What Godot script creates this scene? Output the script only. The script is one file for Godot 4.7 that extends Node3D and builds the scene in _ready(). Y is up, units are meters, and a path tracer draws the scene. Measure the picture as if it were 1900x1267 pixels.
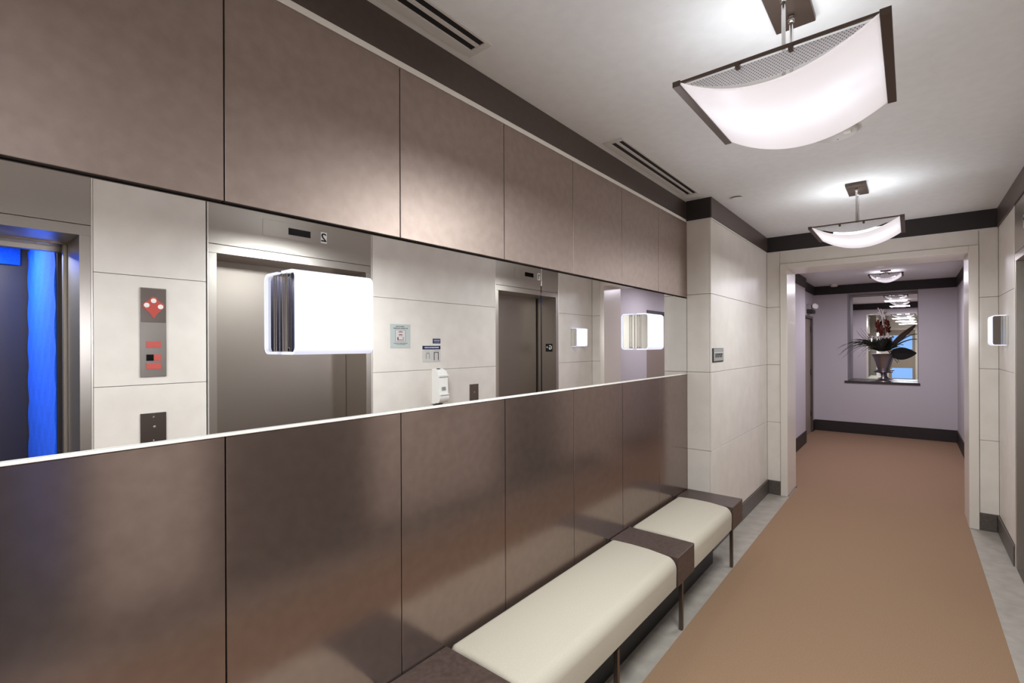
extends Node3D
# An elevator lobby. Corridor coordinates: x to the right of the panelled wall, y up, z forward along the corridor (world -Z).

const CAM := Vector3(1.35, 1.5637, 0.0)
const CEIL := 2.685      # lobby ceiling
const CEIL2 := 2.62      # ceiling of the vestibule beyond the opening
const XR := 1.916        # face of the elevator wall
const XC := 0.182        # face of the short white wall beyond the panels
const ZA := 3.80         # where the panelled wall ends
const ZE := 5.653        # face of the end wall
const ZP := 6.11         # back of the end wall
const ZF := 10.395       # far wall of the vestibule
const ZB := -3.0         # wall behind the camera
const PW := 0.5516       # panel pitch
const PZ0 := -0.0612     # first panel edge
const CROWN := 2.531
const BASE := 0.142

var M := {}
var used := {}

# ------------------------------------------------------------------ helpers
func v(x: float, y: float, z: float) -> Vector3:
	return Vector3(x, y, -z)

func mb() -> SurfaceTool:
	var st := SurfaceTool.new()
	st.begin(Mesh.PRIMITIVE_TRIANGLES)
	return st

func tri(st: SurfaceTool, p: Array, n: Array, t: Array) -> void:
	for k in [0, 2, 1]:
		st.set_normal(n[k]); st.set_uv(t[k]); st.add_vertex(p[k])

# a flat convex polygon that faces «out»
func poly(st: SurfaceTool, pts: Array, out: Vector3) -> void:
	var n: Vector3 = (pts[1] - pts[0]).cross(pts[2] - pts[0])
	if n.length() < 1e-12: return
	n = n.normalized()
	var q := pts.duplicate()
	if n.dot(out) < 0:
		q.reverse(); n = -n
	var u := Vector3.UP.cross(n)
	u = u.normalized() if u.length() > 0.1 else Vector3.RIGHT
	var w := n.cross(u)
	for k in range(1, q.size() - 1):
		var p := [q[0], q[k], q[k + 1]]
		tri(st, p, [n, n, n], [Vector2(u.dot(p[0]), -w.dot(p[0])), Vector2(u.dot(p[1]), -w.dot(p[1])), Vector2(u.dot(p[2]), -w.dot(p[2]))])

# box between corridor corners, edges bevelled by b
func bx(st: SurfaceTool, x0: float, x1: float, y0: float, y1: float, z0: float, z1: float, b := 0.0) -> void:
	var lo := Vector3(minf(x0, x1), minf(y0, y1), -maxf(z0, z1))
	var hi := Vector3(maxf(x0, x1), maxf(y0, y1), -minf(z0, z1))
	b = minf(b, 0.45 * minf(hi.x - lo.x, minf(hi.y - lo.y, hi.z - lo.z)))
	var c := (lo + hi) / 2.0
	var h := (hi - lo) / 2.0
	for ax in 3:
		var a1 := (ax + 1) % 3
		var a2 := (ax + 2) % 3
		for s in [-1.0, 1.0]:
			var out := Vector3.ZERO; out[ax] = s
			var pts := []
			for k in [[-1, -1], [1, -1], [1, 1], [-1, 1]]:
				var p := c
				p[ax] += s * h[ax]; p[a1] += k[0] * (h[a1] - b); p[a2] += k[1] * (h[a2] - b)
				pts.append(p)
			poly(st, pts, out)
			if b > 0.0:
				for s2 in [-1.0, 1.0]:
					var o2 := Vector3.ZERO; o2[ax] = s; o2[a1] = s2
					var e := []
					for k in [[0, -1], [0, 1], [1, 1], [1, -1]]:
						var p := c
						p[ax] += s * (h[ax] - (b if k[0] else 0.0)); p[a1] += s2 * (h[a1] - (0.0 if k[0] else b)); p[a2] += k[1] * (h[a2] - b)
						e.append(p)
					poly(st, e, o2)
	if b > 0.0:
		for sx in [-1.0, 1.0]:
			for sy in [-1.0, 1.0]:
				for sz in [-1.0, 1.0]:
					var s := Vector3(sx, sy, sz)
					var f := []
					for ax in 3:
						var p := c + s * (h - Vector3(b, b, b)); p[ax] += s[ax] * b
						f.append(p)
					poly(st, f, s)

# a closed outline swept straight: «place» maps (outline point, t 0..1) to space; sides smoothed where the outline turns gently
func prism(st: SurfaceTool, outline: PackedVector2Array, place: Callable, caps := true) -> void:
	var n := outline.size()
	var mid := Vector3.ZERO
	for p in outline: mid += place.call(p, 0.5)
	mid /= n
	var area := 0.0
	for k in n: area += outline[k].cross(outline[(k + 1) % n])
	var o := outline.duplicate()
	if area < 0: o.reverse()
	var fn := []
	var along: Vector3 = place.call(o[0], 1.0) - place.call(o[0], 0.0)
	for k in n:
		var e: Vector3 = place.call(o[(k + 1) % n], 0.0) - place.call(o[k], 0.0)
		fn.append(e.cross(along).normalized())
	# decide which way is out: the outline is counter-clockwise, so a point pushed right of an edge lies outside
	var e0 := o[1] - o[0]
	var push := (o[0] + o[1]) / 2.0 + Vector2(e0.y, -e0.x).normalized() * 0.001
	var outd: Vector3 = place.call(push, 0.0) - place.call((o[0] + o[1]) / 2.0, 0.0)
	var sgn := 1.0 if fn[0].dot(outd) > 0 else -1.0
	for k in n: fn[k] = fn[k] * sgn
	var run := 0.0
	for k in n:
		var k2 := (k + 1) % n
		var na: Vector3 = (fn[(k + n - 1) % n] + fn[k]).normalized() if fn[(k + n - 1) % n].dot(fn[k]) > 0.8 else fn[k]
		var nb: Vector3 = (fn[k2] + fn[k]).normalized() if fn[k2].dot(fn[k]) > 0.8 else fn[k]
		var a: Vector3 = place.call(o[k], 0.0); var b: Vector3 = place.call(o[k2], 0.0)
		var c: Vector3 = place.call(o[k2], 1.0); var d: Vector3 = place.call(o[k], 1.0)
		var l := a.distance_to(b); var h := a.distance_to(d)
		var ua := Vector2(run, 0); var ub := Vector2(run + l, 0); var uc := Vector2(run + l, h); var ud := Vector2(run, h)
		if (b - a).cross(c - a).dot(fn[k]) > 0:
			tri(st, [a, b, c], [na, nb, nb], [ua, ub, uc]); tri(st, [a, c, d], [na, nb, na], [ua, uc, ud])
		else:
			tri(st, [a, c, b], [na, nb, nb], [ua, uc, ub]); tri(st, [a, d, c], [na, na, nb], [ua, ud, uc])
		run += l
	if caps:
		var ix := Geometry2D.triangulate_polygon(o)
		for t in [0.0, 1.0]:
			var out := along * (1.0 if t > 0.5 else -1.0)
			for k in range(0, ix.size(), 3):
				poly(st, [place.call(o[ix[k]], t), place.call(o[ix[k + 1]], t), place.call(o[ix[k + 2]], t)], out)

# profile of (radius, height) turned about an axis through «at» in direction «up»
func lathe(st: SurfaceTool, prof: Array, at: Vector3, up := Vector3.UP, segs := 32) -> void:
	var u := up.cross(Vector3(0.3, 0.1, 0.9)).normalized()
	var w := up.cross(u).normalized()
	var nn := []
	for k in prof.size():
		var d: Vector2 = prof[mini(k + 1, prof.size() - 1)] - prof[maxi(k - 1, 0)]
		nn.append(Vector2(d.y, -d.x).normalized())
	for k in prof.size() - 1:
		var d: Vector2 = prof[k + 1] - prof[k]
		if d.length() < 1e-6: continue
		var f := Vector2(d.y, -d.x).normalized()
		var na: Vector2 = nn[k] if nn[k].dot(f) > 0.75 else f
		var nb: Vector2 = nn[k + 1] if nn[k + 1].dot(f) > 0.75 else f
		for j in segs:
			var q := []
			for c in [[k, j, na], [k, j + 1, na], [k + 1, j + 1, nb], [k + 1, j, nb]]:
				var a: float = TAU * c[1] / segs
				var r := u * cos(a) + w * sin(a)
				var pr: Vector2 = prof[c[0]]; var nr: Vector2 = c[2]
				q.append([at + r * pr.x + up * pr.y, (r * nr.x + up * nr.y).normalized(), Vector2(float(c[1]) / segs, pr.y)])
			for t in [[0, 1, 2], [0, 2, 3]]:
				var p := [q[t[0]][0], q[t[1]][0], q[t[2]][0]]
				var g: Vector3 = (p[1] - p[0]).cross(p[2] - p[0])
				if g.length() < 1e-14: continue
				var m := [q[t[0]][1], q[t[1]][1], q[t[2]][1]]
				var tt := [q[t[0]][2], q[t[1]][2], q[t[2]][2]]
				if g.dot(m[0] + m[1] + m[2]) < 0:
					p = [p[0], p[2], p[1]]; m = [m[0], m[2], m[1]]; tt = [tt[0], tt[2], tt[1]]
				tri(st, p, m, tt)

func tube(st: SurfaceTool, path: Array, r0: float, r1: float, segs := 8) -> void:
	var n := path.size()
	var rings := []
	for k in n:
		var d: Vector3 = (path[mini(k + 1, n - 1)] - path[maxi(k - 1, 0)]).normalized()
		var u := d.cross(Vector3(0.21, 0.37, 0.9)).normalized()
		var w := d.cross(u)
		var r := lerpf(r0, r1, float(k) / (n - 1))
		var ring := []
		for j in segs:
			var a := TAU * j / segs
			ring.append([path[k] + (u * cos(a) + w * sin(a)) * r, u * cos(a) + w * sin(a)])
		rings.append(ring)
	for k in n - 1:
		for j in segs:
			var j2 := (j + 1) % segs
			var q := [rings[k][j], rings[k][j2], rings[k + 1][j2], rings[k + 1][j]]
			for t in [[0, 1, 2], [0, 2, 3]]:
				var p := [q[t[0]][0], q[t[1]][0], q[t[2]][0]]
				var m := [q[t[0]][1], q[t[1]][1], q[t[2]][1]]
				if ((p[1] - p[0]).cross(p[2] - p[0])).dot(m[0] + m[1] + m[2]) < 0:
					p = [p[0], p[2], p[1]]; m = [m[0], m[2], m[1]]
				tri(st, p, m, [Vector2.ZERO, Vector2.ZERO, Vector2.ZERO])
	for e in [[0, -1.0], [n - 1, 1.0]]:
		var ring := []
		for j in segs: ring.append(rings[e[0]][j][0])
		poly(st, ring, (path[n - 1] - path[n - 2]) * e[1] if e[0] else (path[1] - path[0]) * e[1])

# a leaf: a curved blade with a raised midrib, along «path», half width «wide» times a taper
func blade(st: SurfaceTool, path: Array, wide: float, side: Vector3, tip := 0.5, fold := 0.25) -> void:
	var n := path.size()
	var rows := []
	for k in n:
		var t := float(k) / (n - 1)
		var d: Vector3 = (path[mini(k + 1, n - 1)] - path[maxi(k - 1, 0)]).normalized()
		var s := (side - d * side.dot(d)).normalized()
		var up := s.cross(d).normalized()
		var wv := wide * pow(sin(PI * pow(clampf(t * 0.97 + 0.03, 0.0, 1.0), tip)), 0.8)
		rows.append([path[k] - s * wv - up * wv * fold, path[k] + up * 0.0015, path[k] + s * wv - up * wv * fold, path[k] - up * 0.0015, up])
	for k in n - 1:
		var a: Array = rows[k]; var b: Array = rows[k + 1]
		for f in [[0, 1, 1.0], [1, 2, 1.0], [2, 3, -1.0], [3, 0, -1.0]]:
			var q := [a[f[0]], a[f[1]], b[f[1]], b[f[0]]]
			poly(st, [q[0], q[1], q[2]], a[4] * f[2]); poly(st, [q[0], q[2], q[3]], a[4] * f[2])

func curve(a: Vector3, b: Vector3, c: Vector3, n := 9) -> Array:
	var out := []
	for k in n:
		var t := float(k) / (n - 1)
		out.append(a.lerp(b, t).lerp(b.lerp(c, t), t))
	return out

func numbered(called: String) -> String:
	used[called] = used.get(called, -1) + 1
	return called if used[called] == 0 else "%s_%03d" % [called, used[called]]

func obj(called: String, st: SurfaceTool, m: Material, parent: Node = null) -> MeshInstance3D:
	var o := MeshInstance3D.new()
	o.mesh = st.commit()
	o.material_override = m
	o.cast_shadow = GeometryInstance3D.SHADOW_CASTING_SETTING_ON
	if parent == null:
		o.name = numbered(called); add_child(o, true)
	else:
		var k := 0
		var nm := called
		while parent.has_node(NodePath(nm)):
			k += 1; nm = "%s_%03d" % [called, k]
		o.name = nm; parent.add_child(o, true)
	return o

func box(called: String, m: Material, parent: Node, x0: float, x1: float, y0: float, y1: float, z0: float, z1: float, b := 0.0) -> MeshInstance3D:
	var st := mb()
	bx(st, x0, x1, y0, y1, z0, z1, b)
	return obj(called, st, m, parent)

func tag(o: Node, label: String, category := "", group := "") -> Node:
	o.set_meta("label", label)
	if category: o.set_meta("category", category)
	if group: o.set_meta("group", group)
	return o

func thing(called: String, label: String, category: String, at := Vector3.ZERO, group := "") -> Node3D:
	var o := Node3D.new()
	o.name = numbered(called)
	add_child(o, true)
	o.position = at
	tag(o, label, category, group)
	return o

func struct(called: String, label: String) -> Node3D:
	var o := Node3D.new()
	o.name = called
	add_child(o, true)
	o.set_meta("kind", "structure")
	o.set_meta("label", label)
	o.set_meta("category", called.split("_")[0])
	return o

func dup(root: Node3D, at: Vector3, label: String) -> Node3D:
	var base := String(root.name)
	var r: Node3D = root.duplicate()
	r.name = numbered(base)
	add_child(r, true)
	r.position = at
	r.set_meta("label", label)
	return r

func letters(text: String, size: float, m: Material, parent: Node, at: Vector3, turn: float, called := "lettering") -> MeshInstance3D:
	var t := TextMesh.new()
	var f := SystemFont.new()
	f.font_names = PackedStringArray(["Droid Sans"]); f.font_weight = 700
	t.font = f; t.text = text; t.font_size = 64
	t.pixel_size = size / 64.0
	t.depth = 0.0015
	var o := MeshInstance3D.new()
	o.mesh = t; o.material_override = m; o.name = called
	parent.add_child(o, true)
	o.position = at; o.rotation.y = turn
	return o

# ------------------------------------------------------------------ materials
func grain(freq: float, a: Color, b: Color, seed_: int, size := 256, stretch := Vector3.ONE, oct := 3) -> NoiseTexture2D:
	var n := FastNoiseLite.new()
	n.seed = seed_; n.frequency = freq; n.noise_type = FastNoiseLite.TYPE_SIMPLEX_SMOOTH; n.fractal_octaves = oct
	var t := NoiseTexture2D.new()
	t.width = size; t.height = size; t.seamless = true; t.noise = n
	var g := Gradient.new()
	g.set_color(0, a); g.set_color(1, b)
	t.color_ramp = g
	return t

func mat(c: Color, rough := 0.6, metal := 0.0) -> StandardMaterial3D:
	var m := StandardMaterial3D.new()
	m.albedo_color = c; m.roughness = rough; m.metallic = metal
	return m

func tex(m: StandardMaterial3D, t: Texture2D, scale: float) -> StandardMaterial3D:
	m.albedo_texture = t
	m.uv1_triplanar = true; m.uv1_world_triplanar = true
	m.uv1_scale = Vector3.ONE * scale
	return m

func c8(r: int, g: int, b: int) -> Color:
	return Color(r / 255.0, g / 255.0, b / 255.0)

func make_materials() -> void:
	M.tile = tex(mat(c8(222, 214, 205), 0.42), grain(0.02, Color(0.955, 0.95, 0.945), Color(1, 1, 1), 3, 256, Vector3.ONE, 4), 0.8)
	M.joint = mat(c8(150, 142, 133), 0.9)
	M.ceiling = tex(mat(c8(234, 234, 234), 0.85), grain(0.05, Color(0.975, 0.975, 0.975), Color(1, 1, 1), 5), 1.0)
	M.panel_satin = tex(mat(c8(166, 148, 138), 0.48, 0.8), grain(0.05, Color(0.93, 0.92, 0.92), Color(1, 1, 1), 13, 512, Vector3.ONE, 5), 0.7)
	M.panel = tex(mat(c8(147, 130, 122), 0.17, 0.85), grain(0.05, Color(0.93, 0.92, 0.92), Color(1, 1, 1), 11, 512, Vector3.ONE, 5), 0.7)
	M.fascia = tex(mat(c8(96, 83, 77), 0.4, 0.35), M.panel.albedo_texture, 0.9)
	M.crown = mat(c8(38, 30, 28), 0.5)
	M.gap = mat(c8(16, 13, 12), 0.9)
	M.base = tex(mat(c8(92, 82, 75), 0.4), grain(0.05, Color(0.8, 0.8, 0.8), Color(1, 1, 1), 14), 2.0)
	M.wenge = tex(mat(c8(82, 66, 60), 0.42), grain(0.04, Color(0.75, 0.72, 0.7), Color(1, 1, 1), 16), 3.0)
	M.fabric = tex(mat(c8(188, 178, 161), 0.9), grain(0.12, Color(0.94, 0.94, 0.94), Color(1, 1, 1), 18), 4.0)
	M.carpet = tex(mat(c8(150, 119, 92), 1.0), grain(0.15, Color(0.84, 0.83, 0.82), Color(1, 1, 1), 20, 512, Vector3.ONE, 5), 2.0)
	M.stone = tex(mat(c8(164, 155, 144), 0.4), grain(0.03, Color(0.88, 0.88, 0.88), Color(1, 1, 1), 22, 256, Vector3.ONE, 5), 1.2)
	M.steel = mat(c8(190, 182, 173), 0.36, 1.0)
	M.steel_door = mat(c8(148, 138, 129), 0.42, 1.0)
	M.steel_cab = mat(c8(92, 87, 86), 0.42, 1.0)
	M.steel_plate = mat(c8(150, 143, 136), 0.38, 1.0)
	M.steel_dark = mat(c8(120, 110, 104), 0.35, 1.0)
	M.bronze = mat(c8(92, 78, 70), 0.4, 0.7)
	M.chrome = mat(c8(215, 213, 210), 0.07, 1.0)
	M.mirror = mat(c8(240, 240, 240), 0.0, 1.0)
	M.edge = mat(c8(235, 228, 220), 0.3, 0.6)
	M.strip = mat(c8(240, 234, 226), 0.6)
	M.white = mat(c8(228, 224, 218), 0.4)
	M.plate_white = mat(c8(250, 250, 248), 0.45)
	M.white_metal = mat(c8(215, 212, 208), 0.45)
	M.frame = mat(c8(216, 207, 196), 0.28)
	M.black = mat(c8(14, 13, 14), 0.5)
	M.gloss_black = mat(c8(12, 8, 10), 0.12)
	M.grey = mat(c8(150, 147, 143), 0.5)
	M.paper = mat(c8(178, 182, 178), 0.8)
	M.navy = mat(c8(24, 26, 66), 0.5)
	M.red = mat(c8(178, 66, 54), 0.5)
	M.red_lamp = mat(c8(184, 78, 70), 0.4)
	M.pad = tex(mat(c8(0, 104, 255), 0.9), grain(0.05, Color(0.78, 0.8, 0.9), Color(1, 1, 1), 24), 3.0)
	M.mauve = mat(c8(192, 186, 187), 0.7)
	M.leaf = mat(c8(44, 44, 34), 0.7)
	M.leaf_dark = mat(c8(16, 16, 16), 0.5)
	M.leaf_olive = mat(c8(84, 78, 56), 0.75)
	M.rust = mat(c8(112, 46, 32), 0.7)
	M.rust_leaf = mat(c8(72, 50, 40), 0.6)
	M.petal = mat(c8(236, 230, 222), 0.7)
	M.pewter = mat(c8(176, 170, 172), 0.32, 1.0)
	M.shelf = mat(c8(52, 42, 42), 0.3)
	M.door = mat(c8(150, 136, 122), 0.5)
	M.opal = mat(c8(240, 236, 236), 0.35)
	M.opal.backlight_enabled = true; M.opal.backlight = Color(0.9, 0.9, 0.92)
	M.opal.emission_enabled = true; M.opal.emission = Color(1.0, 0.97, 0.97); M.opal.emission_energy_multiplier = 0.24
	M.sconce_glass = mat(c8(206, 206, 216), 0.3)
	M.sconce_glass.backlight_enabled = true; M.sconce_glass.backlight = Color(0.7, 0.7, 0.75)
	M.sconce_glass.emission_enabled = true; M.sconce_glass.emission = Color(0.93, 0.94, 1.0); M.sconce_glass.emission_energy_multiplier = 0.32
	M.tube_glow = mat(c8(245, 245, 245), 0.5)
	M.tube_glow.emission_enabled = true; M.tube_glow.emission = Color(1, 1, 1); M.tube_glow.emission_energy_multiplier = 0.7
	M.reflector = mat(c8(232, 230, 230), 0.5)
	M.blue_pane = mat(c8(120, 160, 215), 0.15)
	M.blue_pane.emission_enabled = true; M.blue_pane.emission = c8(120, 165, 225); M.blue_pane.emission_energy_multiplier = 0.5
	# perforated metal: a regular hole pattern, dark holes in white sheet
	var im := Image.create(32, 32, false, Image.FORMAT_RGB8)
	im.fill(Color(0.93, 0.92, 0.92))
	for y in 32:
		for x in 32:
			for o in [Vector2(8, 8), Vector2(24, 24)]:
				if Vector2(x + 0.5, y + 0.5).distance_to(o) < 5.4: im.set_pixel(x, y, Color(0.42, 0.42, 0.44))
	M.perforated = mat(Color.WHITE, 0.5)
	M.perforated.albedo_texture = ImageTexture.create_from_image(im)
	M.perforated.backlight_enabled = true; M.perforated.backlight = Color(0.9, 0.9, 0.9)
	M.perforated.uv1_triplanar = true
	M.perforated.uv1_scale = Vector3.ONE * 110.0

# ------------------------------------------------------------------ the light and the camera
func _ready() -> void:
	var cam := Camera3D.new()
	cam.name = "camera"
	add_child(cam)
	var near := 0.05
	var focal := 899.17
	cam.set_frustum(near * 1267.0 / focal, Vector2(0.0, near * 7.83 / focal), near, 60.0)
	cam.position = CAM
	cam.rotation_degrees = Vector3(0, 39.4188, -0.2295)
	cam.current = true
	var env := Environment.new()
	env.background_mode = Environment.BG_COLOR
	env.background_color = Color(0, 0, 0)
	env.ambient_light_source = Environment.AMBIENT_SOURCE_DISABLED
	env.tonemap_mode = Environment.TONE_MAPPER_LINEAR
	env.tonemap_exposure = 1.85
	env.sdfgi_enabled = true; env.ssao_enabled = true; env.ssil_enabled = true
	var we := WorldEnvironment.new()
	we.name = "world_environment"
	we.environment = env
	add_child(we)
	make_materials()
	build_shell()
	build_vestibule()
	build_left_wall()
	build_bench()
	build_elevators()
	build_lamps()
	build_ceiling_fittings()
	build_wall_fittings()
	build_far_things()

# light beside a lamp's glowing face
func omni(parent: Node, at: Vector3, energy: float, c: Color, size: float) -> void:
	var l := OmniLight3D.new()
	l.name = "light"; l.light_energy = energy; l.light_color = c; l.light_size = size
	l.omni_range = 20.0; l.omni_attenuation = 2.0; l.shadow_enabled = true
	parent.add_child(l, true)
	l.position = at

func area_down(parent: Node, at: Vector3, energy: float, c: Color, w: float, d: float) -> void:
	var l := AreaLight3D.new()
	l.name = "light"; l.light_energy = energy; l.light_color = c
	l.area_size = Vector2(w, d); l.area_range = 20.0; l.area_attenuation = 2.0; l.shadow_enabled = true
	parent.add_child(l, true)
	l.position = at
	l.rotation_degrees = Vector3(-90, 0, 0)

# ------------------------------------------------------------------ the setting
func tiles(root: Node3D, x0: float, x1: float, z0: float, z1: float, rows: Array, g := 0.0015) -> void:
	for r in rows:
		box("tile", M.tile, root, x0, x1, r[0] + g, r[1] - g, z0 + (g if absf(z1 - z0) > 0.03 else 0.0), z1 - (g if absf(z1 - z0) > 0.03 else 0.0), 0.001)

const ROWS := [[0.142, 0.755], [0.755, 1.355], [1.355, 1.955], [1.955, 2.531]]

func build_shell() -> void:
	var s := struct("floor", "brown carpet runner between grey stone borders on the lobby floor")
	box("slab", M.joint, s, -0.3, 3.7, -0.2, -0.012, ZB - 0.2, ZF + 0.9)
	box("carpet", M.carpet, s, 0.385, 1.735, -0.012, 0.001, ZB, ZP)
	box("carpet", M.carpet, s, -0.2, 2.1, -0.012, 0.001, ZP, ZF)
	box("stone_border", M.stone, s, -0.1, 0.385, -0.012, 0.0, ZB, ZE)
	box("stone_border", M.stone, s, 1.735, 2.22, -0.012, 0.0, ZB, ZE)
	s = struct("ceiling", "smooth pale grey painted ceiling over the elevator lobby")
	box("lobby_ceiling", M.ceiling, s, -0.3, 2.3, CEIL, CEIL + 0.15, ZB - 0.2, ZE)
	# elevator wall: white tile between the steel fronts
	s = struct("wall_right", "white large tile wall with three steel elevator fronts")
	for z in [[ZB, -0.594], [0.561, 1.084], [2.249, 3.711], [4.856, ZE]]:
		box("core", M.joint, s, XR + 0.012, XR + 0.16, 0.0, CEIL, z[0], z[1])
		tiles(s, XR, XR + 0.012, z[0], z[1], ROWS)
	for z in [-0.0165, 1.6665, 4.2835]:
		box("core", M.joint, s, XR + 0.04, XR + 0.16, CROWN - 0.08, CEIL, z - 0.5775, z + 0.5775)
	s = struct("baseboard_right", "dark brown baseboard at the foot of the elevator wall")
	for z in [[ZB, -0.60], [0.567, 1.078], [2.255, 3.705], [4.862, ZE - 0.012]]:
		box("board", M.base, s, XR - 0.012, XR, 0.0, BASE, z[0], z[1], 0.003)
	# short white wall beyond the panels
	s = struct("wall_left_far", "white tile wall section stepping out beyond the dark panels")
	box("core", M.joint, s, -0.3, XC - 0.012, 0.0, CEIL, ZA + 0.012, ZE)
	tiles(s, XC - 0.012, XC, ZA, ZE, ROWS)
	for r in ROWS: box("tile", M.tile, s, 0.0, XC - 0.0125, r[0] + 0.0015, r[1] - 0.0015, ZA, ZA + 0.012, 0.001)
	s = struct("wall_left_near", "white tile wall section beside the camera before the dark panels")
	box("core", M.joint, s, -0.3, XC - 0.012, 0.0, CEIL, ZB, PZ0 - 0.012)
	tiles(s, XC - 0.012, XC, ZB, PZ0, ROWS)
	s = struct("baseboard_left", "dark brown baseboard beyond the bench")
	box("board", M.base, s, XC, XC + 0.012, 0.0, BASE, ZA, ZE - 0.012, 0.003)
	# end wall with the wide opening
	s = struct("wall_end", "white tiled end wall around a wide framed opening")
	var tx := [[XC, 0.306], [1.798, XR]]
	box("core", M.joint, s, -0.3, 0.36, 0.0, CEIL, ZE + 0.012, ZP - 0.012)
	box("core", M.joint, s, 1.745, 2.3, 0.0, CEIL, ZE + 0.012, ZP - 0.012)
	box("core", M.joint, s, 0.36, 1.745, 2.352, CEIL, ZE + 0.012, ZP - 0.012)
	for t in tx:
		for r in ROWS: box("tile", M.tile, s, t[0] + 0.0015, t[1] - 0.0015, r[0] + 0.0015, r[1] - 0.0015, ZE, ZE + 0.012, 0.001)
	box("tile", M.tile, s, 0.3075, 1.7965, 2.4005, CROWN - 0.0015, ZE, ZE + 0.012, 0.001)
	box("plaster", M.mauve, s, -0.3, 0.36, 0.0, CEIL, ZP - 0.012, ZP)
	box("plaster", M.mauve, s, 1.745, 2.3, 0.0, CEIL, ZP - 0.012, ZP)
	box("plaster", M.mauve, s, 0.36, 1.745, 2.352, CEIL, ZP - 0.012, ZP)
	s = struct("baseboard_end", "dark brown baseboard either side of the framed opening")
	box("board", M.base, s, XC + 0.0125, 0.303, 0.0, BASE, ZE - 0.012, ZE, 0.003)
	box("board", M.base, s, 1.801, XR - 0.0125, 0.0, BASE, ZE - 0.012, ZE, 0.003)
	s = struct("door_1", "cream metal frame lining the wide opening to the vestibule")
	box("casing", M.frame, s, 0.308, 0.371, 0.0, 2.398, ZE - 0.008, ZE + 0.02, 0.002)
	box("casing", M.frame, s, 1.733, 1.796, 0.0, 2.398, ZE - 0.008, ZE + 0.02, 0.002)
	box("casing", M.frame, s, 0.3715, 1.7325, 2.341, 2.398, ZE - 0.008, ZE + 0.02, 0.002)
	box("lining", M.frame, s, 0.359, 0.371, 0.0, 2.341, ZE + 0.02, ZP + 0.004)
	box("lining", M.frame, s, 1.733, 1.745, 0.0, 2.341, ZE + 0.02, ZP + 0.004)
	box("lining", M.frame, s, 0.371, 1.733, 2.341, 2.353, ZE + 0.02, ZP + 0.004)
	# crown trim all round
	s = struct("trim_1", "dark brown crown band under the lobby ceiling")
	box("band", M.fascia, s, XR - 0.01, XR, CROWN, CEIL, ZB, ZE, 0.002)
	box("band", M.crown, s, XC, XR - 0.01, CROWN, CEIL, ZE - 0.01, ZE, 0.002)
	box("band", M.fascia, s, XC, XC + 0.01, CROWN, CEIL, ZA - 0.01, ZE - 0.01, 0.002)
	box("band", M.crown, s, 0.0, XC, CROWN, CEIL, ZA - 0.01, ZA, 0.002)
	box("bead", M.white_metal, s, XC, XC + 0.007, CROWN - 0.012, CROWN - 0.001, ZA - 0.004, ZE - 0.007)
	box("bead", M.white_metal, s, XC + 0.007, XR - 0.007, CROWN - 0.012, CROWN - 0.001, ZE - 0.007, ZE)
	box("bead", M.white_metal, s, 0.0, XC, CROWN - 0.012, CROWN - 0.001, ZA - 0.004, ZA)
	# wall behind the camera, with a glazed door
	s = struct("wall_back", "beige wall closing the lobby behind the camera")
	box("plaster", M.tile, s, -0.3, 0.32, 0.0, CEIL, ZB - 0.2, ZB)
	box("plaster", M.tile, s, 1.28, 2.3, 0.0, CEIL, ZB - 0.2, ZB)
	box("plaster", M.tile, s, 0.32, 1.28, 2.2, CEIL, ZB - 0.2, ZB)
	s = struct("door_2", "beige door with two blue glass panes in the wall behind the camera")
	for x in [[0.32, 0.39], [1.21, 1.28]]: box("jamb", M.frame, s, x[0], x[1], 0.0, 2.2, ZB - 0.12, ZB + 0.015, 0.003)
	box("head", M.frame, s, 0.39, 1.21, 2.13, 2.2, ZB - 0.12, ZB + 0.015, 0.003)
	for x in [[0.39, 0.48], [1.12, 1.21]]: box("stile", M.door, s, x[0], x[1], 0.0, 2.13, ZB - 0.06, ZB - 0.02, 0.002)
	for y in [[0.0, 0.2], [0.62, 1.36], [1.92, 2.13]]: box("rail", M.door, s, 0.48, 1.12, y[0], y[1], ZB - 0.06, ZB - 0.02, 0.002)
	for y in [[0.2, 0.62], [1.36, 1.92]]: box("window_pane", M.blue_pane, s, 0.48, 1.12, y[0], y[1], ZB - 0.05, ZB - 0.04)

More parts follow.
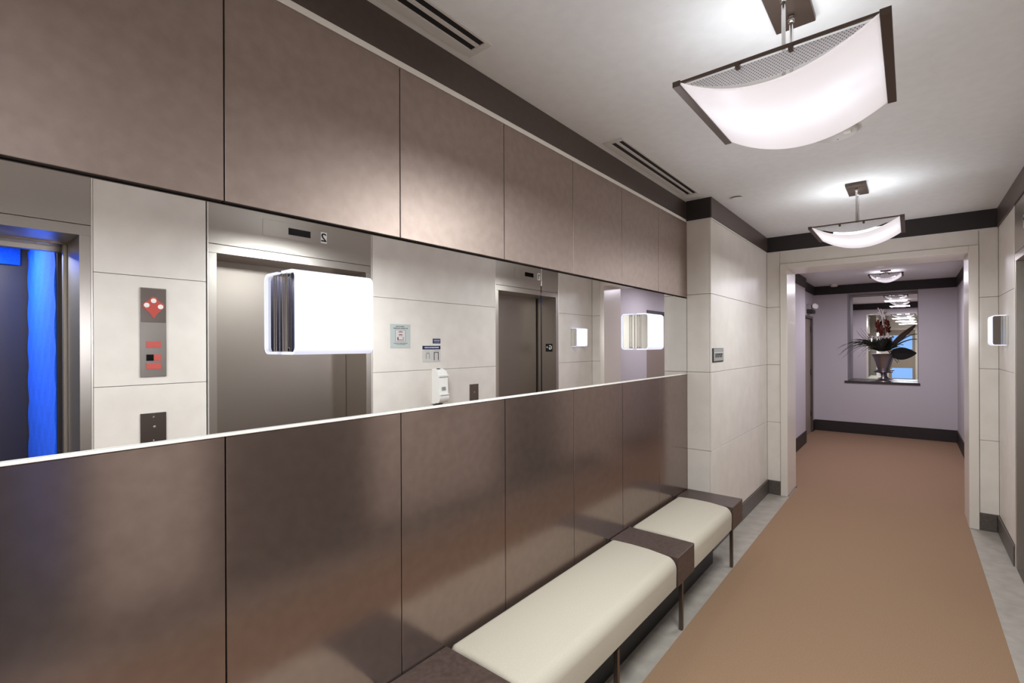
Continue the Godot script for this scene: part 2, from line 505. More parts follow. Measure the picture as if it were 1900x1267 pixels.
func build_vestibule() -> void:
	var s := struct("ceiling_vestibule", "grey ceiling over the vestibule beyond the opening")
	box("plaster", M.ceiling, s, -0.3, 2.2, CEIL2, CEIL2 + 0.15, ZP, ZF + 0.9)
	s = struct("wall_vestibule_left", "mauve painted left wall of the vestibule with a recessed door bay")
	box("plaster", M.mauve, s, -0.3, 0.055, 0.0, CEIL2, ZP, 8.95)
	box("plaster", M.mauve, s, -0.3, -0.015, 0.0, CEIL2, 8.95, 9.25)
	box("plaster", M.mauve, s, -0.3, -0.015, 2.06, CEIL2, 9.25, 10.15)
	box("plaster", M.mauve, s, -0.3, -0.015, 0.0, CEIL2, 10.15, ZF + 0.2)
	s = struct("door_3", "grey door in a narrow frame in the vestibule's left wall")
	for z in [[9.25, 9.29], [10.11, 10.15]]: box("jamb", M.base, s, -0.1, 0.0, 0.0, 2.06, z[0], z[1], 0.003)
	box("head", M.base, s, -0.1, 0.0, 2.02, 2.06, 9.29, 10.11, 0.003)
	box("leaf", M.door, s, -0.075, -0.035, 0.004, 2.018, 9.293, 10.107, 0.002)
	for y in [0.28, 1.02, 1.78]: box("hinge", M.black, s, -0.036, -0.022, y, y + 0.1, 10.09, 10.112, 0.002)
	s = struct("wall_vestibule_right", "mauve painted right wall of the vestibule")
	box("plaster", M.mauve, s, 1.925, 2.2, 0.0, CEIL2, ZP, 7.4)
	box("plaster", M.mauve, s, 1.925, 2.2, 2.12, CEIL2, 7.4, 8.35)
	box("plaster", M.mauve, s, 1.925, 2.2, 0.0, CEIL2, 8.35, ZF + 0.2)
	s = struct("door_4", "tan door with a dark head in the vestibule's right wall")
	box("head", M.crown, s, 1.912, 2.0, 2.08, 2.13, 7.4, 8.35, 0.003)
	for z in [[7.4, 7.44], [8.31, 8.35]]: box("jamb", M.door, s, 1.915, 2.0, 0.0, 2.08, z[0], z[1], 0.003)
	box("leaf", M.door, s, 1.945, 1.985, 0.004, 2.078, 7.443, 8.307, 0.002)
	# far wall with a deep niche
	var x0 := 0.49
	var x1 := 1.452
	s = struct("wall_far_left", "mauve far wall of the vestibule left of the tall niche")
	box("plaster", M.mauve, s, -0.3, x0, 0.0, CEIL2, ZF, ZF + 0.6)
	s = struct("wall_far_right", "mauve far wall of the vestibule right of the tall niche")
	box("plaster", M.mauve, s, x1, 2.2, 0.0, CEIL2, ZF, ZF + 0.6)
	s = struct("wall_far_below", "mauve far wall of the vestibule under the niche shelf")
	box("plaster", M.mauve, s, x0, x1, 0.0, 0.885, ZF, ZF + 0.6)
	s = struct("wall_far_above", "mauve far wall of the vestibule over the niche")
	box("plaster", M.mauve, s, x0, x1, 2.47, CEIL2, ZF, ZF + 0.6)
	s = struct("wall_niche_back", "back wall of the niche behind the tall mirror")
	box("plaster", M.mauve, s, x0, x1, 0.885, 2.47, ZF + 0.5, ZF + 0.6)
	s = struct("trim_2", "black crown band round the vestibule")
	box("band", M.crown, s, -0.012, 1.923, 2.465, CEIL2, ZF - 0.014, ZF)
	box("band", M.crown, s, 0.055, 0.069, 2.465, CEIL2, ZP, 8.964)
	box("band", M.crown, s, -0.015, 0.055, 2.465, CEIL2, 8.95, 8.964)
	box("band", M.crown, s, -0.015, 0.0, 2.465, CEIL2, 8.965, ZF - 0.015)
	box("band", M.crown, s, 1.911, 1.925, 2.465, CEIL2, ZP, ZF - 0.015)
	box("band", M.crown, s, 0.07, 1.91, 2.465, CEIL2, ZP, ZP + 0.014)
	s = struct("baseboard_vestibule", "black baseboard round the vestibule")
	for b in [[-0.015, 1.925, ZF - 0.014, ZF], [0.055, 0.069, ZP, 8.95], [-0.015, -0.001, 8.95, 9.245], [-0.015, -0.001, 10.155, ZF - 0.015], [1.911, 1.925, ZP, 7.39], [1.911, 1.925, 8.36, ZF - 0.015]]:
		box("board", M.crown, s, b[0], b[1], 0.0, 0.195, b[2], b[3], 0.003)

# ------------------------------------------------------------------ panelled wall
func build_left_wall() -> void:
	var s := struct("wall_left", "dark brown lacquered panel wall above and below a long mirror band")
	box("core", M.gap, s, -0.3, -0.022, 0.0, CEIL, PZ0, ZA)
	for k in 7:
		var a := PZ0 + k * PW + 0.0018
		var b := PZ0 + (k + 1) * PW - 0.0018
		box("upper_panel", M.panel_satin, s, -0.022, 0.0, 1.936, 2.519, a, b, 0.001)
		box("lower_panel", M.panel, s, -0.022, 0.0, 0.0, 1.334, a, b, 0.001)
	box("fascia", M.fascia, s, -0.022, -0.006, 2.545, CEIL, PZ0, ZA - 0.0105, 0.001)
	s = struct("trim_3", "pale metal reveal strip between the top panels and the fascia")
	box("strip", M.strip, s, -0.022, 0.001, 2.5215, 2.5425, PZ0, ZA - 0.0105, 0.001)
	s = struct("trim_4", "polished channel under the mirror band")
	box("channel", M.strip, s, -0.022, 0.004, 1.3355, 1.3425, PZ0, ZA - 0.001, 0.001)
	for k in 2:
		var a: float = [PZ0, 1.8645][k]
		var b: float = [1.8605, ZA - 0.001][k]
		var st := mb()
		bx(st, -0.018, -0.0005, 1.343, 1.928, a, b, 0.0025)
		tag(obj("wall_mirror", st, M.mirror), ["frameless mirror nearest the camera in the wall band", "frameless mirror in the wall band, far pane beside the white column"][k], "mirror", "mirror panes in the wall band")

# ------------------------------------------------------------------ bench
func cushion(st: SurfaceTool, z0: float, z1: float) -> void:
	# outline in (x, y): flat back, rounded top front edge, crowned top
	var o := PackedVector2Array()
	o.append(Vector2(0.015, 0.286)); o.append(Vector2(0.388, 0.286))
	o.append(Vector2(0.396, 0.292))
	for k in 9:
		var a := PI / 2 * k / 8.0
		o.append(Vector2(0.345 + 0.053 * cos(a), 0.385 + 0.058 * sin(a)))
	o.append(Vector2(0.25, 0.452)); o.append(Vector2(0.14, 0.453))
	for k in 5:
		var a := PI / 2 + PI / 2 * k / 4.0
		o.append(Vector2(0.04 + 0.025 * cos(a), 0.424 + 0.025 * sin(a)))
	# three sections so that the ends round off
	var segs := [[0.0, 0.012, 0.014], [0.012, 0.03, 0.004], [0.03, -1.0, 0.0]]
	var inset := func(p: Vector2, d: float) -> Vector2:
		return Vector2(lerpf(p.x, 0.2, d / 0.2), lerpf(p.y, 0.37, d / 0.085) if p.y > 0.37 else p.y)
	var rings := [[z0 + 0.001, 0.016], [z0 + 0.006, 0.006], [z0 + 0.018, 0.0], [z1 - 0.018, 0.0], [z1 - 0.006, 0.006], [z1 - 0.001, 0.016]]
	var n := o.size()
	var pts := []
	for r in rings:
		var ring := []
		for p in o:
			var q: Vector2 = inset.call(p, r[1])
			ring.append(v(q.x, q.y, r[0]))
		pts.append(ring)
	st.set_smooth_group(0)
	for k in rings.size() - 1:
		for j in n:
			var j2 := (j + 1) % n
			var hint: Vector3 = (pts[k][j] + pts[k][j2]) / 2.0 - v(0.2, 0.37, 0) ; hint.z = 0.0
			hint.z = 0.3 if k < 2 else (-0.3 if k > 2 else 0.0)
			poly(st, [pts[k][j], pts[k][j2], pts[k + 1][j2]], hint)
			poly(st, [pts[k][j], pts[k + 1][j2], pts[k + 1][j]], hint)
	for e in [[0, 1.0], [rings.size() - 1, -1.0]]:
		var ix := Geometry2D.triangulate_polygon(o)
		for k in range(0, ix.size(), 3):
			poly(st, [pts[e[0]][ix[k]], pts[e[0]][ix[k + 1]], pts[e[0]][ix[k + 2]]], Vector3(0, 0, e[1]))

func smooth(st: SurfaceTool) -> SurfaceTool:
	# weld and recompute the normals of a shape made of loose triangles
	var a := st.commit_to_arrays()
	var pos: PackedVector3Array = a[Mesh.ARRAY_VERTEX]
	var nor: PackedVector3Array = a[Mesh.ARRAY_NORMAL]
	var at := {}
	for k in pos.size():
		var key := Vector3i((pos[k] * 20000.0).round())
		if not at.has(key): at[key] = []
		at[key].append(k)
	var out := nor.duplicate()
	for key in at:
		for i in at[key]:
			var s := Vector3.ZERO
			for j in at[key]:
				if nor[i].dot(nor[j]) > 0.7: s += nor[j]
			out[i] = s.normalized()
	var r := mb()
	var uv: PackedVector2Array = a[Mesh.ARRAY_TEX_UV]
	for k in pos.size():
		r.set_normal(out[k]); r.set_uv(uv[k]); r.add_vertex(pos[k])
	return r

func build_bench() -> void:
	var t := thing("wall_bench", "long low bench of beige cushions between dark wood blocks under the mirror", "bench")
	for z in [[PZ0 + 0.002, 0.192], [0.962, 1.245], [2.530, 2.779], [3.548, ZA - 0.002]]:
		box("side_block", M.wenge, t, 0.003, 0.40, 0.285, 0.441, z[0], z[1], 0.003)
	for z in [[0.193, 0.961], [1.246, 2.529], [2.780, 3.547]]:
		var st := mb()
		cushion(st, z[0], z[1])
		obj("cushion", smooth(st), M.fabric, t)
	box("shade_block", M.black, t, 0.003, 0.25, 0.0, 0.2615, PZ0 + 0.05, ZA - 0.20)  # added black box standing in for the deep shade under the bench
	box("rail", M.black, t, 0.02, 0.37, 0.262, 0.2845, PZ0 + 0.02, ZA - 0.02)
	for z in [0.14, 1.13, 1.888, 2.645, 3.615]:
		box("leg", M.steel_dark, t, 0.362, 0.382, 0.0, 0.262, z - 0.01, z + 0.01, 0.001)

# ------------------------------------------------------------------ elevators
func make_elevator(number: String, zc: float, label: String, open: bool) -> Node3D:
	var t := thing("elevator", label, "elevator", v(XR, 0, zc), "stainless steel elevator fronts")
	var w := 0.5775
	var o := 0.525
	box("header", M.steel, t, 0.0, 0.035, 2.193, CROWN - 0.001, -w + 0.008, w - 0.008, 0.001)
	box("frame_head", M.steel, t, 0.0, 0.30, 2.137, 2.190, -w + 0.008, w - 0.008, 0.001)
	for s in [-1.0, 1.0]:
		box("jamb", M.steel, t, 0.0, 0.30, 0.0, 2.1365, s * o, s * (w - 0.008), 0.001)
		box("edge_trim", M.edge, t, -0.003, 0.03, 0.0, CROWN - 0.001, s * (w - 0.0075), s * (w - 0.0005), 0.001)
	box("sill", M.steel_dark, t, 0.0, 0.42, -0.008, 0.003, -o + 0.001, o - 0.001)
	var ind := box("indicator_panel", M.steel, t, -0.0025, 0.0, 2.295, 2.402, -0.253, 0.237, 0.0008)
	box("display", M.gloss_black, ind, -0.004, -0.0025, 2.326, 2.372, -0.084, 0.073, 0.0005)
	if number:
		var pl := box("number_plate", M.plate_white, ind, -0.0042, -0.0025, 2.307, 2.385, 0.150, 0.196, 0.0006)
		letters(number, 0.082, M.black, pl, v(-0.0046, 2.346, 0.173), -PI / 2, "numeral")
	# floor plate on the inner face of both jambs
	if number == "1":
		var fp := box("floor_plate", M.black, t, 0.055, 0.155, 1.49, 1.585, o - 0.0025, o, 0.0006)
		letters("G", 0.07, M.white, fp, v(0.085, 1.54, o - 0.003), 0.0, "numeral")
		letters("*", 0.05, M.white, fp, v(0.132, 1.535, o - 0.003), 0.0, "star")
	if not open:
		box("door_panel", M.steel_door, t, 0.285, 0.325, 0.005, 2.137, -o + 0.001, o - (0.022 if number == "1" else 0.002), 0.001)
		box("door_gap", M.gap, t, 0.325, 0.335, 0.005, 2.137, -o, o)
	else:
		for s in [-1.0, 1.0]:
			box("door_panel", M.steel, t, 0.32, 0.36, 0.005, 2.3, s * 0.508, s * 0.72, 0.001)
		box("track_header", M.steel_dark, t, 0.301, 0.40, 2.125, 2.3, -0.7, 0.7, 0.001)
		box("car_header", M.steel, t, 0.405, 0.45, 2.098, 2.3, -0.52, 0.52, 0.001)
		for s in [-1.0, 1.0]:
			box("car_wall", M.steel_dark, t, 0.45, 1.62, 0.0, 2.3, s * 0.50, s * 0.53)
		box("car_wall", M.steel_cab, t, 1.60, 1.63, 0.0, 2.3, -0.50, 0.50)
		box("car_ceiling", M.grey, t, 0.405, 1.63, 2.3, 2.33, -0.53, 0.53)
		box("car_floor", M.black, t, 0.42, 1.63, -0.01, 0.004, -0.53, 0.53)
		var lm := mat(c8(235, 240, 255), 0.4)
		lm.emission_enabled = true; lm.emission = Color(0.9, 0.95, 1.0); lm.emission_energy_multiplier = 1.2
		var cl := box("ceiling_lamp", lm, t, 0.75, 1.35, 2.285, 2.2995, -0.3, 0.3, 0.003)
		area_down(cl, v(1.05, 2.28, 0.0), 1.6, Color(0.9, 0.94, 1.0), 0.55, 0.55)
	return t

# a quilted moving pad: a sheet with rounded diamond quilting, in the plane given by two axes
func quilt(st: SurfaceTool, at: Vector3, u: Vector3, w: Vector3, out: Vector3, lu: float, lw: float, thick: float, cell: float, wave: float) -> void:
	var nu := int(lu / 0.03)
	var nw := int(lw / 0.03)
	var p := []
	for i in nu + 1:
		var row := []
		for j in nw + 1:
			var a := lu * i / nu
			var b := lw * j / nw
			var q := absf(sin(PI * (a + b) / cell)) * absf(sin(PI * (a - b) / cell))
			var hgt := thick * (0.3 + 0.7 * sqrt(q)) + wave * sin(a * 21.0 + 0.6 * sin(b * 3.0))
			row.append(at + u * a + w * b + out * hgt)
		p.append(row)
	for i in nu:
		for j in nw:
			poly(st, [p[i][j], p[i + 1][j], p[i + 1][j + 1]], out); poly(st, [p[i][j], p[i + 1][j + 1], p[i][j + 1]], out)
	var back := [at, at + u * lu, at + u * lu + w * lw, at + w * lw]
	poly(st, back, -out)
	for i in nu:
		poly(st, [p[i][0], p[i + 1][0], at + u * lu * (i + 1) / nu, at + u * lu * i / nu], -w)
		poly(st, [p[i][nw], p[i + 1][nw], at + u * lu * (i + 1) / nu + w * lw, at + u * lu * i / nu + w * lw], w)
	for j in nw:
		poly(st, [p[0][j], p[0][j + 1], at + w * lw * (j + 1) / nw, at + w * lw * j / nw], -u)
		poly(st, [p[nu][j], p[nu][j + 1], at + u * lu + w * lw * (j + 1) / nw, at + u * lu + w * lw * j / nw], u)

func build_elevators() -> void:
	make_elevator("", -0.0165, "open elevator nearest the camera with blue moving pads inside", true)
	make_elevator("2", 1.6665, "closed steel elevator with number 2 on its header", false)
	make_elevator("1", 4.2835, "closed steel elevator with number 1 beside the opening", false)
	var st := mb()
	quilt(st, v(XR + 0.47, 0.12, 0.482), Vector3.RIGHT, Vector3.UP, Vector3(0, 0, 1), 1.10, 2.12, 0.009, 0.24, 0.0015)
	tag(obj("moving_pad", smooth(st), M.pad), "tall blue quilted moving pad hung on the side wall of the open elevator", "moving pad", "blue moving pads in the elevator")
	st = mb()
	quilt(st, v(XR + 1.595, 2.145, 0.44), Vector3(0, 0, 1), Vector3.UP, Vector3.LEFT, 0.88, 0.14, 0.02, 0.24, 0.0)
	tag(obj("moving_pad", smooth(st), M.pad), "short blue quilted pad along the top of the open elevator's back wall", "moving pad", "blue moving pads in the elevator")

# ------------------------------------------------------------------ lamps
func make_pendant(label: String, at: Vector3, width: float, depth: float, sag: float, drop: float, energy: float, tint: Color, glow := 0.021) -> Node3D:
	# origin at the ceiling; the frame hangs «drop» below it
	var t := thing("pendant_lamp", label, "ceiling lamp", at, "square glass bowl lamps on the ceiling")
	var hw := width / 2.0
	var hd := depth / 2.0
	box("canopy", M.bronze, t, -0.06, 0.06, -0.02, 0.0, -0.147, 0.147, 0.002)
	var fy := -drop
	for z in [-0.064, 0.064]:
		var st := mb()
		tube(st, [v(0, -0.02, z), v(0, fy - 0.004, z)], 0.006, 0.006, 12)
		lathe(st, [Vector2(0, -0.012), Vector2(0.009, -0.010), Vector2(0.011, 0.0), Vector2(0.009, 0.010), Vector2(0, 0.012)], v(0, -0.032, z), Vector3.UP, 16)
		obj("rod", st, M.chrome, t)
	# dark side bars that carry the glass, and the thin bars front and back
	for s in [-1.0, 1.0]:
		box("side_bar", M.bronze, t, s * (hw - 0.024), s * hw, fy - 0.006, fy + 0.012, -hd, hd, 0.001)
		box("cross_bar", M.bronze, t, -hw + 0.024, hw - 0.024, fy + 0.002, fy + 0.010, s * (hd - 0.014), s * (hd - 0.004), 0.001)
		for x in [-0.3, 0.2]:
			box("clip", M.bronze, t, x * hw - 0.006, x * hw + 0.006, fy - 0.012, fy + 0.004, s * (hd - 0.016), s * (hd - 0.001), 0.001)
	# the bowl: a sheet of opal glass curved across, sagging between the bars
	var gw := hw - 0.022
	var o := PackedVector2Array()
	var n := 28
	for k in n + 1:
		var x := -1.0 + 2.0 * k / n
		o.append(Vector2(x * gw, fy - sag * (1.0 - x * x)))
	for k in n + 1:
		var x := 1.0 - 2.0 * k / n
		o.append(Vector2(x * gw * 0.995, fy + 0.006 - sag * (1.0 - x * x)))
	var st2 := mb()
	prism(st2, o, func(p: Vector2, q: float) -> Vector3: return v(p.x, p.y, lerpf(-hd + 0.004, hd - 0.004, q)))
	obj("glass_bowl", st2, M.opal, t)
	# perforated crescents that close the two ends
	for s in [-1.0, 1.0]:
		var c := PackedVector2Array()
		for k in n + 1:
			var x := -1.0 + 2.0 * k / n
			c.append(Vector2(x * gw * 0.93, fy + 0.001 - sag * 0.70 * (1.0 - x * x)))
		var st3 := mb()
		prism(st3, c, func(p: Vector2, q: float) -> Vector3: return v(p.x, p.y, s * (hd - 0.022) + (q - 0.5) * 0.002))
		obj("perforated_crescent", st3, M.perforated, t)
	for x in [-0.17, 0.17]: omni(t, v(x * width, fy + 0.012, 0), glow, tint, 0.05)
	var st4 := mb()
	tube(st4, [v(-width * 0.27, fy - 0.012, 0), v(width * 0.27, fy - 0.012, 0)], 0.019, 0.019, 16)
	obj("lamp_tube", st4, M.tube_glow, t)
	area_down(t, v(0, fy - sag - 0.012, 0), energy, tint, width * 0.9, depth * 0.9)
	return t

func build_lamps() -> void:
	var warm := Color(0.95, 0.985, 1.0)
	var cool := Color(0.95, 0.93, 1.0)
	make_pendant("large curved glass pendant lamp in the foreground at the top of the picture", v(1.045, CEIL, 1.787), 0.545, 0.565, 0.083, 0.305, 2.1, warm)
	make_pendant("curved glass pendant lamp hanging before the framed opening", v(1.06, CEIL, 4.25), 0.53, 0.565, 0.083, 0.305, 1.05, warm, 0.026)
	make_pendant("curved glass pendant lamp in the lobby behind the camera", v(1.045, CEIL, -0.68), 0.545, 0.565, 0.083, 0.305, 3.2, warm, 0.03)
	make_pendant("small curved glass lamp close under the vestibule ceiling before the niche", v(1.08, CEIL2, 8.87), 0.40, 0.42, 0.085, 0.06, 1.3, cool, 0.009)
	make_pendant("small curved glass lamp under the vestibule ceiling just beyond the opening", v(1.08, CEIL2, 7.0), 0.40, 0.42, 0.085, 0.06, 1.3, cool, 0.009)
	# wall sconces
	var t := thing("wall_sconce", "glowing white glass sconce on the near mirror pane", "wall lamp", v(0.0, 1.657, 0.748), "white glass wall sconces")
	box("back_box", M.chrome, t, 0.0, 0.04, -0.098, 0.098, -0.115, 0.115, 0.002)
	var o := PackedVector2Array()
	var r := 0.022
	for side in 2:
		var d := 0.006 * side
		var pts := [Vector2(0.012, 0.115 - d)]
		for k in 7:
			var a := PI / 2 - PI / 2 * k / 6.0
			pts.append(Vector2(0.092 - r + (r - d) * cos(a), 0.115 - r + (r - d) * sin(a)))
		for k in 7:
			var a := -PI / 2 * k / 6.0
			pts.append(Vector2(0.092 - r + (r - d) * cos(a), -0.115 + r + (r - d) * sin(a)))
		pts.append(Vector2(0.012, -0.115 + d))
		if side: pts.reverse()
		for p in pts: o.append(p)
	var st := mb()
	prism(st, o, func(p: Vector2, q: float) -> Vector3: return v(p.x, p.y, lerpf(-0.12, 0.12, q)))
	obj("glass_shade", st, M.sconce_glass, t)
	for e in [-1.0, 1.0]:
		box("end_plate", M.chrome, t, 0.012, 0.0855, -0.1085, 0.1085, e * 0.108, e * 0.112, 0.001)
		for x in [[0.0, 0.018], [0.021, 0.030], [0.033, 0.040]]: box("end_rib", M.chrome, t, x[0], x[1], -0.1085, 0.1085, e * 0.1125, e * 0.119, 0.002)
	omni(t, v(0.066, 0.03, 0.0), 0.001, Color(0.93, 0.95, 1.0), 0.02)
	var front := AreaLight3D.new()
	front.name = "light"; front.light_energy = 0.3; front.light_color = Color(0.95, 0.96, 1.0)
	front.area_size = Vector2(0.22, 0.2); front.area_range = 20.0; front.area_attenuation = 2.0; front.shadow_enabled = true
	t.add_child(front, true)
	front.position = v(0.098, 0.0, 0.0)
	front.rotation_degrees = Vector3(0, -90, 0)
	dup(t, v(0.0, 1.650, 2.988), "glowing white glass sconce on the far mirror pane near the white column")
	var r3 := dup(t, v(XR, 1.665, 5.245), "glowing white glass sconce on the white tile wall right of the opening")
	r3.rotation.y = PI

# ------------------------------------------------------------------ ceiling fittings
func build_ceiling_fittings() -> void:
	var t := thing("air_vent", "white two-slot linear air vent in the ceiling nearest the camera", "vent", v(0.092, CEIL, 0.73), "linear air vents along the panelled wall")
	var hl := 0.62
	box("frame", M.white_metal, t, -0.060, -0.022, -0.006, 0.0, -hl, hl, 0.001)
	box("frame", M.white_metal, t, 0.048, 0.060, -0.006, 0.0, -hl, hl, 0.001)
	box("slat", M.white_metal, t, 0.004, 0.022, -0.005, 0.0, -hl + 0.03, hl - 0.03, 0.001)
	for s in [-1.0, 1.0]: box("frame", M.white_metal, t, -0.022, 0.048, -0.006, 0.0, s * (hl - 0.03), s * hl, 0.001)
	for x in [[-0.022, 0.004], [0.022, 0.048]]: box("slot", M.black, t, x[0], x[1], -0.0015, 0.0, -hl + 0.03, hl - 0.03)
	dup(t, v(0.092, CEIL, 3.02), "white two-slot linear air vent in the ceiling above the far panels")
	var sp := thing("sprinkler_plate", "small round white sprinkler cover plate on the ceiling near the far vent", "sprinkler", v(0.333, CEIL, 3.935))
	var st := mb()
	lathe(st, [Vector2(0.0, -0.008), Vector2(0.041, -0.008), Vector2(0.042, -0.010), Vector2(0.040, -0.013), Vector2(0, -0.013)], Vector3.ZERO, Vector3.UP, 32)
	obj("cover", st, M.ceiling, sp)
	st = mb()
	lathe(st, [Vector2(0, 0), Vector2(0.034, 0), Vector2(0.034, -0.0078), Vector2(0, -0.0078)], Vector3.ZERO, Vector3.UP, 24)
	obj("shadow_gap", st, M.black, sp)  # black disc paints the shadow in the gap above the cover
	t = thing("smoke_detector", "flat round white smoke detector on the lobby ceiling behind the large pendant", "smoke detector", v(1.045, CEIL, 3.05))
	st = mb()
	lathe(st, [Vector2(0, 0), Vector2(0.105, 0), Vector2(0.105, -0.012), Vector2(0.095, -0.022), Vector2(0, -0.024)], Vector3.ZERO, Vector3.UP, 40)
	obj("body", st, M.white_metal, t)
	box("lens", M.plate_white, t, 0.040, 0.075, -0.034, -0.020, -0.045, -0.015, 0.003)
	box("test_button", M.black, t, 0.006, 0.011, -0.0255, -0.0235, 0.062, 0.067, 0.0005)
	st = mb()
	lathe(st, [Vector2(0, 0), Vector2(0.06, 0), Vector2(0.06, -0.02), Vector2(0.045, -0.045), Vector2(0, -0.05)], v(0.32, CEIL2, 10.15), Vector3.UP, 28)
	tag(obj("smoke_detector", st, M.white), "domed white smoke detector on the vestibule ceiling near the far wall", "smoke detector")

# ------------------------------------------------------------------ fittings on the walls
# flat print for a notice: a list of [x0, y0, x1, y1, colour] in 0..1, y down
func printed(w: int, h: int, ground: Color, marks: Array) -> StandardMaterial3D:
	var im := Image.create(w, h, false, Image.FORMAT_RGB8)
	im.fill(ground)
	for k in marks:
		im.fill_rect(Rect2i(int(k[0] * w), int(k[1] * h), maxi(1, int((k[2] - k[0]) * w)), maxi(1, int((k[3] - k[1]) * h))), k[4])
	var m := mat(Color.WHITE, 0.7)
	m.albedo_texture = ImageTexture.create_from_image(im)
	m.texture_repeat = false
	return m

# a thin sheet on the elevator wall whose front carries one picture
func sheet(called: String, m: Material, parent: Node, y0: float, y1: float, z0: float, z1: float, x := XR, thick := 0.002) -> MeshInstance3D:
	var st := mb()
	bx(st, x - thick, x, y0, y1, z0, z1)
	var a := [v(x - thick - 0.0003, y1, z0), v(x - thick - 0.0003, y1, z1), v(x - thick - 0.0003, y0, z1), v(x - thick - 0.0003, y0, z0)]
	# seen from the lobby, greater z lies to the left
	var uv := [Vector2(1, 0), Vector2(0, 0), Vector2(0, 1), Vector2(1, 1)]
	var n := Vector3.LEFT
	for f in [[0, 1, 2], [0, 2, 3]]:
		var p := [a[f[0]], a[f[1]], a[f[2]]]
		var u := [uv[f[0]], uv[f[1]], uv[f[2]]]
		if (p[1] - p[0]).cross(p[2] - p[0]).dot(n) < 0:
			p.reverse(); u.reverse()
		tri(st, p, [n, n, n], u)
	return obj(called, st, m, parent)

func words(rows: Array, ink: Color) -> Array:
	# broken strokes for lines of small print: [y, height, from, to, seed]
	var out := []
	for r in rows:
		var rng := RandomNumberGenerator.new()
		rng.seed = int(r[4])
		var x: float = r[2]
		while x < r[3]:
			var l := rng.randf_range(0.012, 0.05)
			out.append([x, r[0], minf(x + l, r[3]), r[0] + r[1], ink])
			x += l + rng.randf_range(0.006, 0.016)
	return out

